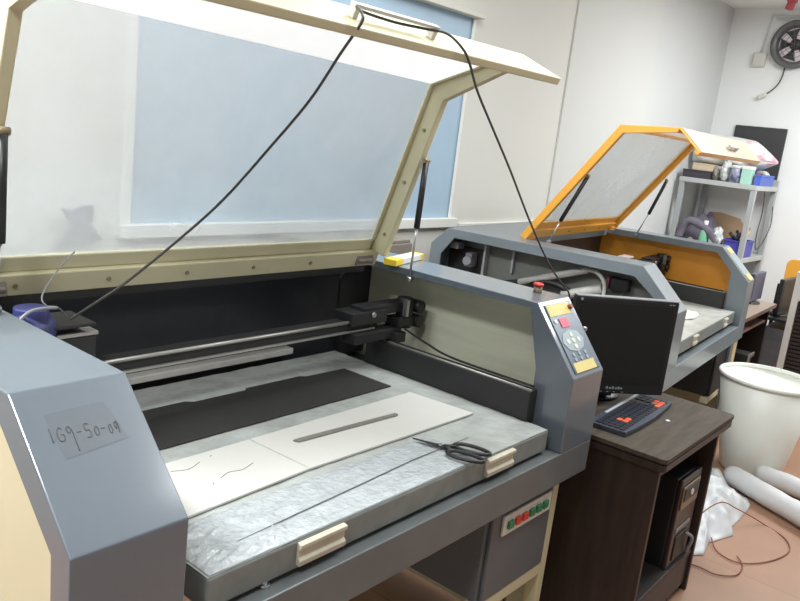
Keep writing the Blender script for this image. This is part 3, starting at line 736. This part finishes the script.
# keyboard
kb = thing('keyboard', 'dark keyboard with red key clusters in front of the monitor', 'keyboard', (1.808, .035, .6765), .062)
bm = B()
out = [(-.225, -.062)] + [(-.225 + .45*k/12, -.062 - .012*math.sin(PI*k/12)) for k in range(1, 12)] + [(.225, -.062), (.228, .058), (.12, .068), (-.12, .068), (-.228, .058)]
plate(bm, [out], 0.002, .016, 'z'); obj('keyboard_body', bm, 'keyb', kb, .004)
kr = 5
for j in range(kr):
    for i in range(17):
        x0 = -.214 + i*.0252; y0 = -.052 + j*.0195
        if i == 13 and j > 1: continue
        isr = (j in (1,) and i in (3, 4)) or (j == 2 and i == 3) or (j in (0, 1) and i in (13, 14, 15) and not (j == 1 and i == 13)) or (j == 0 and i == 12 and False)
        bm = B()
        plate(bm, [rrect(x0, x0+.0222, y0, y0+.0168, .003, 2)], .0162, .0195, 'z')
        obj('key', bm, 'keyred' if isr else 'key', kb)
bm = B(); box(bm, -.10, .215, .049, .060, .0162, .0178); obj('silver_strip', bm, 'keysilver', kb, .001)
# small scrap
bm = B(); plate(bm, [[(1.862, -.068), (1.874, -.074), (1.882, -.064), (1.870, -.058)]], .6768, .6785, 'z')
o = obj('paper_scrap', bm, 'white'); tag(o, 'tiny white paper scrap on the desk in front of keyboard', 'scrap')
# white scrap on the second machine table
bm = B(); pts = [(3.17, .385), (3.25, .36), (3.36, .37), (3.42, .40), (3.33, .43), (3.26, .475), (3.22, .43)]
heap(bm, pts, .022, .010, 2, 6, .7665, 3)
o = obj('paper_scrap', bm, 'white'); tag(o, 'crumpled white paper scrap on the table of the orange-lid cutter', 'scrap')

# ------------------------------------------------------------------ floor things
bn = thing('waste_bin', 'large round white plastic bin beside the dark desk', 'bin', (3.55, .025, 0))
R0, R1, BH = .150, .235, .512
bm = B(); lathe(bm, [(.001, .004), (R0-.01, .002), (R0, .012), (R1, BH-.02), (R1-.006, BH-.02), (R0-.006, .018), (.001, .016)], (0, 0, 0), 56); obj('bin_body', bm, 'bin', bn)
bm = B(); lathe(bm, [(R1-.006, BH-.018), (R1+.006, BH-.018), (R1+.010, BH-.008), (R1+.006, BH), (R1-.004, BH), (R1-.006, BH-.018)], (0, 0, 0), 56); obj('bin_rim', bm, 'bin', bn)
bm = B(); tube(bm, spline([(R1*.62, -R1*.80, BH-.05), (R1*.62+.03, -R1*.80-.03, BH-.055), (R1*.80+.03, -R1*.6-.03, BH-.055), (R1*.80, -R1*.6, BH-.05)]), .008); obj('bin_handle', bm, 'bin', bn)
def roll(lbl, a, b, r, sd):
    bm = B(); a = Vector(a); b = Vector(b); n = 24
    pts = [a.lerp(b, k/n) for k in range(n+1)]
    pts = [p + Vector((0, .004*noise.noise(Vector((k*.5, sd, 0))), .003*noise.noise(Vector((k*.45, sd, 5))))) for k, p in enumerate(pts)]
    rr = [r*(.80 if k in (0, n) else 1.0 + .06*noise.noise(Vector((k*.6, sd, 3)))) for k in range(n+1)]
    tube(bm, pts, rr, 20)
    o = obj('foam_roll', bm, 'foam'); tag(o, lbl, 'foam roll', 'white foam rolls on the floor')
roll('white foam roll on the floor, nearer one by the white bag', (3.255, .045, .055), (2.90, -.64, .055), .050, 1.0)
roll('white foam roll on the floor, farther one against the bin', (3.425, -.045, .05), (3.33, -.66, .05), .046, 2.0)
bm = B(); heap(bm, [(3.42, .26), (3.30, .12), (3.17, .0), (3.14, -.09), (3.08, -.12), (2.90, -.13), (2.76, -.13), (2.70, -.16), (2.54, -.11), (2.42, -.13), (2.36, -.09), (2.38, .04), (2.50, .16), (2.75, .24), (3.1, .30)], .105, .05, 5.0, 30, 0, 8)
o = obj('plastic_bag', bm, 'bag'); tag(o, 'crumpled white plastic bag on the floor beside the desk', 'bag')
bm = B(); tube(bm, spline([(2.34, -.03, .02), (2.45, -.05, .10), (2.64, -.09, .145), (2.78, -.135, .09), (2.93, -.22, .005), (2.86, -.33, .005), (2.74, -.37, .005), (2.58, -.33, .005), (2.47, -.25, .006), (2.49, -.16, .006), (2.56, -.11, .02)]), .0026, 6)
o = obj('thin_wire', bm, 'wire'); tag(o, 'longer looped red-brown wire across the white bag', 'wire')
bm = B(); tube(bm, spline([(2.28, -.09, .006), (2.30, -.15, .006), (2.30, -.22, .006), (2.36, -.275, .006), (2.46, -.27, .006), (2.52, -.23, .006)]), .0026, 6)
o = obj('thin_wire', bm, 'wire'); tag(o, 'shorter red-brown wire end on the floor beside the desk foot', 'wire')

# ------------------------------------------------------------------ shelf and what is on it
SX0, SX1, SY0, SY1 = 5.76, 6.36, .90, 1.50
sh = thing('storage_shelf', 'grey metal storage shelf in the far corner', 'shelf', (0, 0, 0))
for (x, y) in ((SX0, SY0), (SX1-.04, SY0), (SX0, SY1-.04), (SX1-.04, SY1-.04)):
    bm = B(); plate(bm, [[(x, y), (x+.04, y), (x+.04, y+.04), (x, y+.04)]], 0, 1.46 if x > SX0 else 1.40, 'z'); obj('post', bm, 'shelfpost', sh, .003)
for z in (.28, .835, 1.405):
    bm = B(); plate(bm, [[(SX0-.004, SY0-.004), (SX1+.004, SY0-.004), (SX1+.004, SY1+.004), (SX0-.004, SY1+.004)]], z-.038, z, 'z'); obj('shelf_board', bm, 'shelf', sh, .003)
ZT = 1.4055; ZM = .8355
def cart(name, lbl, cat, m, c, s, rz=0.0, m2=None, group=None):
    t = thing(name, lbl, cat, c, rz, group)
    bm = B(); box(bm, -s[0]/2, s[0]/2, -s[1]/2, s[1]/2, 0, s[2]*.8); obj('box_body', bm, m, t, .003)
    bm = B(); box(bm, -s[0]/2-.002, s[0]/2+.002, -s[1]/2-.002, s[1]/2+.002, s[2]*.8, s[2]); obj('box_lid', bm, m2 or m, t, .003)
    return t
cart('flat_case', 'flat dark case at the left end of the top shelf', 'case', 'darkbox', (5.88, 1.385, ZT), (.20, .22, .062))
cart('small_box', 'small beige box on the flat dark case on the top shelf', 'box', 'beige', (5.88, 1.36, ZT+.063), (.14, .16, .055), .1)
bm = B(); blob(bm, (5.86, 1.252, ZT+.050), (.05, .030, .050), .35, 2.5, 1, 4, ZT)
o = obj('grey_bundle', bm, 'dust'); tag(o, 'small dark grey bundle on the top shelf beside flat case', 'bundle')
bm = B(); blob(bm, (5.86, 1.180, ZT+.075), (.06, .038, .080), .3, 3, 2, 4, ZT)
o = obj('clear_bag', bm, 'clear'); tag(o, 'crumpled clear plastic bag on the top shelf', 'bag')
tn_ = thing('patterned_tin', 'white and dark patterned round tin on the top shelf', 'tin', (5.83, 1.092, ZT))
bm = B(); lathe(bm, [(.001, 0), (.045, 0), (.045, .11), (.001, .11)], (0, 0, 0), 28); obj('tin_body', bm, mat('tin wrap', (206, 210, 220), .4, col2=(52, 60, 110), vscale=14), tn_)
bm = B(); lathe(bm, [(.001, .135), (.044, .135), (.047, .13), (.047, .11), (.001, .11)], (0, 0, 0), 28); obj('tin_lid', bm, 'white', tn_)
cart('mint_box', 'pale mint box with white top on the top shelf', 'box', 'mint', (5.835, 1.005, ZT), (.09, .075, .14), .0, 'white')
cart('blue_box', 'blue box at the near right end of the top shelf', 'box', 'bluebox', (6.035, .932, ZT), (.40, .05, .085), .03)
cart('pink_box', 'small pink box standing on the top shelf behind blue box', 'box', 'pink', (6.06, 1.01, ZT), (.07, .06, .09))
tp = B(); mxr = Matrix.Translation((6.24, 1.01, ZT+.058)) @ Matrix.Rotation(PI/2, 4, 'Y') @ Matrix.Rotation(.3, 4, 'X')
lathe(tp, [(.035, -.025), (.058, -.025), (.058, .025), (.035, .025), (.035, -.025)], (0, 0, 0), 32, mxr)
o = obj('tape_roll', tp, 'white'); tag(o, 'white tape roll standing at the right end of the top shelf', 'tape roll')
bm = B()
N = 44
pil = {}
def pill(u, v, s):
    # pillow bag lying along the shelf: pointed near end, crimped far end
    e = (1-abs(u)**2.6)**.5 if abs(u) < 1 else 0
    f = (1-abs(v)**2.4)**.5 if abs(v) < 1 else 0
    th = .11*e*f*(1 + .25*noise.noise(Vector((u*3, v*3, s))))
    y = 1.19 + u*.34
    z = 1.635 + v*(.125 if u > -.4 else .125*(1-((-.4-u)/.6)**1.3*.96)) + .030*u - .01*u*u
    return Vector((6.02 + s*th, y, z))
for s in (-1, 1):
    for i in range(N+1):
        for j in range(21):
            pil[s, i, j] = bm.verts.new(pill(-1 + 2*i/N, -1 + 2*j/20, s))
    for i in range(N):
        for j in range(20): face(bm, (pil[s, i, j], pil[s, i+1, j], pil[s, i+1, j+1], pil[s, i, j+1]), True)
bmesh.ops.remove_doubles(bm, verts=bm.verts, dist=.0006)
o = obj('printed_bag', bm, 'pinkbag'); tag(o, 'puffy clear bag printed with pink, lying on top of shelf boxes', 'bag')
cart('storage_box', 'plain grey box under the puffy pink printed bag', 'box', 'dusty', (6.06, 1.22, ZT), (.15, .26, .085))
# middle board
bm = B(); heap(bm, [(5.85, 1.47), (6.10, 1.47), (6.12, 1.20), (5.98, 1.12), (5.88, 1.18), (5.85, 1.3)], .26, .09, 7, 14, ZM, 6)
o = obj('cloth_heap', bm, 'purplecloth'); tag(o, 'heap of grey-purple cloth on the middle shelf', 'cloth')
bm = B(); tube(bm, spline([(5.80, 1.44, ZM+.09), (5.79, 1.38, ZM+.22), (5.80, 1.27, ZM+.20), (5.80, 1.17, ZM+.14), (5.82, 1.12, ZM+.06)]), .033, 12)
o = obj('soft_hose', bm, 'purplecloth'); tag(o, 'thick grey-purple hose draped over the cloth heap', 'hose')
bt = thing('drink_bottle', 'green plastic bottle with white cap on the middle shelf', 'bottle', (5.80, 1.235, ZM))
bm = B(); lathe(bm, [(.001, 0), (.034, .002), (.036, .02), (.036, .13), (.030, .165), (.014, .20), (.013, .215), (.001, .215)], (0, 0, 0), 28); obj('bottle_body', bm, 'bottle', bt)
bm = B(); lathe(bm, [(.017, .212), (.017, .245), (.001, .247)], (0, 0, 0), 20); obj('bottle_cap', bm, 'white', bt)
bm = B(); blob(bm, (5.82, 1.14, ZM+.095), (.042, .048, .105), .45, 3, 4, 4, ZM)
o = obj('clear_bag', bm, 'clear'); tag(o, 'crumpled clear plastic bag on the middle shelf beside green bottle', 'bag')
bm = B(); heap(bm, [(5.77, 1.30), (5.77, 1.18), (5.84, 1.17), (5.86, 1.45), (5.77, 1.46)], .07, .05, 9, 8, ZM+.002, 4)
o = obj('dusty_rag', bm, 'dust'); tag(o, 'dusty grey rag on the middle shelf below the hose', 'rag')
cb = B(); plate(cb, [[(1.32, ZM+.0), (1.02, ZM+.0), (.985, ZM+.22), (1.02, ZM+.24), (1.05, ZM+.245), (1.08, ZM+.28), (1.25, ZM+.31), (1.33, ZM+.30)]], 6.135, 6.150, 'x')
o = obj('cardboard_piece', cb, 'card', None, .002); tag(o, 'torn brown cardboard standing at the back of the middle shelf', 'cardboard')
bk = thing('tool_basket', 'blue plastic basket of dark tools on the middle shelf', 'basket', (5.91, .985, ZM))
bm = B()
plate(bm, [rrect(-.13, .13, -.075, .085, .02), rrect(-.122, .122, -.067, .077, .016)], .006, .125, 'z'); box(bm, -.125, .125, -.07, .08, 0, .006)
obj('basket_body', bm, 'bluetub', bk, .003)
bm = B()
plate(bm, [rrect(-.137, .137, -.082, .092, .024), rrect(-.121, .121, -.066, .076, .016)], .118, .130, 'z'); obj('basket_rim', bm, 'bluetub', bk, .003)
tl_specs = [((-.10, -.04, .06), (.06, .05, .19), .012, 'blackp'), ((-.02, .06, .06), (.09, -.04, .20), .010, 'yellow'), ((.0, -.05, .05), (-.09, .06, .18), .013, 'blackp'), ((.08, .0, .05), (.02, .05, .17), .012, 'silver'), ((-.07, .02, .08), (-.11, -.03, .19), .014, 'darkbox')]
lbls = ['long black-handled tool leaning across the blue basket', 'yellow-handled tool sticking out of the blue basket', 'black tool leaning to the left in the blue basket', 'silver grey tool standing in the blue basket', 'short dark tool at the left edge of blue basket']
for (a, b, rr, m), lb in zip(tl_specs, lbls):
    t = thing('hand_tool', lb, 'tool', (5.91, .985, ZM), 0, 'tools in the blue basket')
    a = Vector(a); b = Vector(b)
    bm = B(); tube(bm, [a.lerp(b, .45), a.lerp(b, .6), b], [rr*.8, rr, rr], 10); obj('tool_grip', bm, m, t)
    bm = B(); cyl(bm, a, a.lerp(b, .5), rr*.4, seg=8); obj('tool_shaft', bm, 'steel', t)
cart('lower_box', 'black box on the lowest board of the shelf', 'box', 'blackp', (5.95, 1.05, .2805), (.3, .24, .40))
bm = B(); box(bm, SX0+.05, SX0+.32, SY0+.006, SY0+.010, .66, .795)
o = None; bm.free()
bm = B(); tube(bm, spline([(6.02, .905, 1.37), (6.03, .893, 1.2), (6.0, .893, 1.02), (6.05, .89, .9), (6.12, .87, .95), (6.22, .86, 1.1), (6.2, .87, 1.25)]), .004, 6)
o = obj('hanging_wire', bm, 'cable'); tag(o, 'thin dark wire hanging down the right end of the shelf', 'wire')
# black board on the fan wall
bm = B(); box(bm, 6.378, 6.40, .93, 1.345, 1.42, 1.875)
o = obj('black_board', bm, 'board', None, .003); tag(o, 'plain black board on the wall above the storage shelf', 'board')

# ------------------------------------------------------------------ fan and wiring on the right wall
fn = thing('exhaust_fan', 'round metal exhaust fan set in the right wall', 'fan', (6.395, 1.005, 2.535))
rot_ = Matrix.Rotation(-PI/2, 4, 'Y')
bm = B(); lathe(bm, [(.135, .0), (.185, .0), (.188, .05), (.176, .062), (.140, .052), (.132, .0)], (0, 0, 0), 48, rot_); obj('fan_ring', bm, 'fanmetal', fn)
bm = B(); lathe(bm, [(.001, .004), (.134, .004), (.134, .001), (.001, .001)], (0, 0, 0), 40, rot_); obj('fan_opening', bm, 'fanback', fn)
bm = B(); lathe(bm, [(.001, .05), (.038, .048), (.045, .03), (.045, .01), (.001, .01)], (0, 0, 0), 28, rot_); obj('fan_hub', bm, 'fanblade', fn)
for k in range(5):
    bm = B(); a0 = 2*PI*k/5 + .35
    P = []
    for i in range(5):
        rr = .04 + .09*i/4; hw = .26 + .17*i/4
        for s, dz in ((-1, .018), (1, .036)): P.append(bm.verts.new(rot_ @ Vector((rr*math.cos(a0+s*hw), rr*math.sin(a0+s*hw), dz))))
    for i in range(4): face(bm, (P[2*i], P[2*i+1], P[2*i+3], P[2*i+2]))
    o = obj('fan_blade', bm, 'fanblade', fn); sm = o.modifiers.new('Solid', 'SOLIDIFY'); sm.thickness = .003
bm = B()
for rr in (.07, .105): tube(bm, [rot_ @ Vector((rr*math.cos(2*PI*k/32), rr*math.sin(2*PI*k/32), .058)) for k in range(33)], .002, 5, False)
for k in range(6): tube(bm, [rot_ @ Vector((.0, 0, .058)), rot_ @ Vector((.15*math.cos(PI*k/3+.2), .15*math.sin(PI*k/3+.2), .056))], .002, 5)
obj('fan_guard', bm, 'fanmetal', fn)
sb = thing('socket_box', 'small white socket box on the wall beside the fan', 'socket', (6.397, 1.262, 2.41))
bm = B(); box(bm, -.035, 0, -.05, .05, -.055, .055); obj('box_body', bm, 'offwhite', sb, .004)
bm = B(); box(bm, -.042, -.0355, -.043, .043, -.047, .047); obj('box_cover', bm, 'offwhite', sb, .003)
bm = B(); tube(bm, [(6.39, 1.262, 2.466), (6.39, 1.235, 2.76), (6.39, .6, 2.745)], .008, 8); tube(bm, [(6.39, 1.19, 2.73), (6.39, .6, 2.715)], .006, 8)
o = obj('cable_duct', bm, 'white'); tag(o, 'thin white cable duct around the fan on the right wall', 'cable duct')
pg = thing('hanging_plug', 'white plug hanging from a cable below the fan', 'plug', (0, 0, 0))
bm = B(); tube(bm, spline([(6.385, 1.055, 2.36), (6.375, 1.055, 2.29), (6.37, 1.075, 2.22), (6.37, 1.12, 2.165), (6.37, 1.155, 2.14)]), .0055, 6); obj('plug_lead', bm, 'cable', pg)
bm = B(); cbox(bm, (6.37, 1.18, 2.122), (.03, .065, .034), rx=-.5); cyl(bm, (6.37, 1.165, 2.13), (6.37, 1.145, 2.145), .012, .008); obj('plug_body', bm, 'offwhite', pg, .006)
bm = B(); tube(bm, spline([(5.9, .96, CH), (5.9, .965, CH-.03), (5.9, .97, CH-.06), (5.9, .98, CH-.10)]), [.034]*6 + [.040]*6 + [.030]*6 + [.030]*6 + [.012], 12)
o = obj('red_ribbon', bm, 'pink'); tag(o, 'red cloth ribbon hanging from the ceiling above the fan', 'ribbon')

# ------------------------------------------------------------------ right hand corner: table, monitors, cooler
tb = thing('side_table', 'small tan-topped table beyond the orange-lid cutter', 'table', (4.14, .376, 0), .05)
bm = B(); plate(bm, [rrect(0, .95, 0, .42, .015)], .625, .65, 'z'); obj('table_top', bm, 'tan', tb, .003)
bm = B(); box(bm, .001, .949, -.0025, .0, .6255, .6495); obj('front_edge', bm, 'tanedge', tb)
bm = B(); box(bm, .02, .80, .02, .34, .535, .55); obj('keyboard_tray', bm, 'tanedge', tb, .003)
for x in (.02, .91):
    bm = B(); box(bm, x, x+.02, .03, .39, 0, .624); obj('side_panel', bm, 'woodedge', tb, .002)
bm = B(); box(bm, .041, .909, .37, .385, .15, .624); obj('back_panel', bm, 'woodin', tb)
def monitor(lbl, loc, rz, w, h, m, mb, zo=.02):
    t = thing('computer_monitor', lbl, 'monitor', loc, rz)
    bm = B(); box(bm, -w/2, w/2, 0, .03, zo, zo+h); box(bm, -w/3, w/3, .03, .06, zo+.04, zo+h-.04); obj('monitor_case', bm, mb, t, .004)
    bm = B(); box(bm, -w/2+.018, w/2-.018, -.002, -.0002, zo+.022, zo-.015+h); obj('screen', bm, m, t)
    bm = B(); box(bm, -.025, .025, .04, .08, .012, .16); obj('stand_neck', bm, 'blackp', t, .003)
    bm = B(); lathe(bm, [(.001, 0), (.09, 0), (.09, .008), (.001, .014)], (0, .06, 0), 28); obj('stand_base', bm, 'blackp', t)
    return t
monitor('purple-grey monitor on the tan table, half hidden by orange-lid cutter', (4.90, .515, .6505), .02, .28, .19, 'purple', 'purple')
t2 = thing('low_table', 'low table with black top beside the white cooler', 'table', (5.42, .33, 0), .05)
bm = B(); box(bm, -.30, .32, -.18, .26, .525, .545); obj('table_top', bm, 'blackp', t2, .003)
for x, y in ((-.28, -.16), (.28, -.16), (-.28, .22), (.28, .22)):
    bm = B(); box(bm, x, x+.025, y, y+.025, 0, .5245); obj('leg', bm, 'blackp', t2, .002)
mon2 = monitor('white-edged dark monitor on the low black table', (5.30, .405, .5455), -.06, .34, .25, 'screen', 'blackp')
bm = B(); box(bm, .156, .170, -.004, -.0002, .02, .27); obj('pale_edge', bm, 'offwhite', mon2)
bm = B(); plate(bm, [rrect(.18, .58, .50, .90, .05)], 5.80, 5.825, 'x')
op = thing('orange_chair', 'orange backed chair behind the white-edged monitor', 'chair', (0, 0, 0))
obj('backrest', bm, 'orange', op, .008, 3)
bm = B(); plate(bm, [rrect(5.84, 6.2, .22, .58, .05)], .45, .49, 'z'); obj('seat', bm, 'orange', op, .008, 3)
for x, y in ((5.86, .25), (6.14, .25), (5.86, .54), (6.14, .54)):
    bm = B(); cyl(bm, (x+.02, y, 0), (x+.02, y, .449), .012); obj('leg', bm, 'blackp', op)
for y in (.26, .54):
    bm = B(); cyl(bm, (5.8335, y, .48), (5.8335, y, .80), .008); obj('back_support', bm, 'blackp', op)
tw = thing('computer_tower', 'small black computer tower with silver edge under the tan table', 'computer', (4.38, .335, 0), .05)
bm = B(); box(bm, -.06, .06, .01, .3, .06, .42); obj('tower_case', bm, 'blackp', tw, .004)
bm = B(); box(bm, -.062, -.035, -.002, .0098, .06, .425); box(bm, -.034, .062, -.001, .0098, .40, .425); obj('silver_edge', bm, 'steel', tw, .002)
bm = B(); box(bm, -.05, .05, .03, .28, .0, .059); obj('tower_foot', bm, 'woodedge', tw)
cart('machine_case', 'silver-grey machine case standing below the low black table', 'case', 'silver', (5.42, .37, 0), (.44, .26, .46), .05, 'silver')
bm = B(); heap(bm, [(4.76, .27), (4.98, .26), (5.06, .31), (5.0, .37), (4.78, .37)], .27, .03, 3, 8, 0, 4)
o = obj('maroon_sack', bm, 'maroon'); tag(o, 'maroon sack on the floor beneath the low black table', 'sack')
co = thing('air_cooler', 'white floor standing air cooler with dark slatted grille', 'air cooler', (4.60, 0, 0))
bm = B(); plate(bm, [[(-.22, .05), (.235, .05), (.235, .95), (-.22, .95)], [(-.19, .12), (.195, .12), (.195, .77), (-.19, .77)]], 0, .03, 'x'); box(bm, .03, .36, -.22, .235, .05, .95); obj('cooler_body', bm, 'white', co, .008, 3)
bm = B()
for k in range(26):
    z = .125 + k*.0248
    box(bm, .006, .022, -.189, .194, z, z+.016, None)
obj('grille', bm, 'grille', co)
bm = B(); box(bm, .0235, .0295, -.19, .195, .12, .77); obj('grille_back', bm, 'black', co)
bm = B(); box(bm, -.003, -.0002, -.17, -.02, .82, .90); obj('control_strip', bm, 'green', co, .001)
for x in (.04, .31):
    for y in (-.18, .18):
        bm = B(); cyl(bm, (x, y, 0), (x, y, .05), .022); obj('caster', bm, 'blackp', co)

# ------------------------------------------------------------------ light
def area(name, loc, size, sy, power, col=(.95, .985, 1), rot=(0, 0, 0)):
    l = bpy.data.lights.new(name, 'AREA'); l.shape = 'RECTANGLE'; l.size = size; l.size_y = sy; l.energy = power; l.color = col
    o = bpy.data.objects.new(name, l); C.objects.link(o); o.location = loc; o.rotation_euler = rot
    return o
area('ceiling_lamp_a', (-1.0, -.52, 2.74), .3, .3, 30)
area('ceiling_lamp_d', (-.95, .98, 2.76), .4, .9, 84)
area('ceiling_lamp_b', (1.5, -.05, 2.76), .5, 1.8, 54)
area('ceiling_lamp_c', (4.9, -.5, 2.76), .5, 1.8, 98)
wd = bpy.data.worlds.new('World'); SC.world = wd; wd.use_nodes = True
wd.node_tree.nodes['Background'].inputs['Color'].default_value = (.93, .96, 1.0, 1)
wd.node_tree.nodes['Background'].inputs['Strength'].default_value = .34

# ------------------------------------------------------------------ camera
cx, cy, cz, yaw, pitch, roll_, fpx = -.68342267, -.90636584, 1.53077607, .896211685, .215570257, .118158302, 788.43358
fw = Vector((math.sin(yaw)*math.cos(pitch), math.cos(yaw)*math.cos(pitch), -math.sin(pitch)))
rt = Vector((math.cos(yaw), -math.sin(yaw), 0)); up = rt.cross(fw)
r2 = rt*math.cos(roll_) + up*math.sin(roll_); u2 = -rt*math.sin(roll_) + up*math.cos(roll_)
cam = bpy.data.cameras.new('camera'); co_ = bpy.data.objects.new('camera', cam); C.objects.link(co_)
mw = Matrix((r2, u2, -fw)).transposed().to_4x4(); mw.translation = (cx, cy, cz)
co_.matrix_world = mw
cam.sensor_width = 36; cam.sensor_fit = 'HORIZONTAL'; cam.lens = fpx/800*36; cam.clip_start = .02
SC.camera = co_
SC.view_settings.view_transform = 'Standard'
SC.view_settings.look = 'None'
SC.view_settings.exposure = 0.0
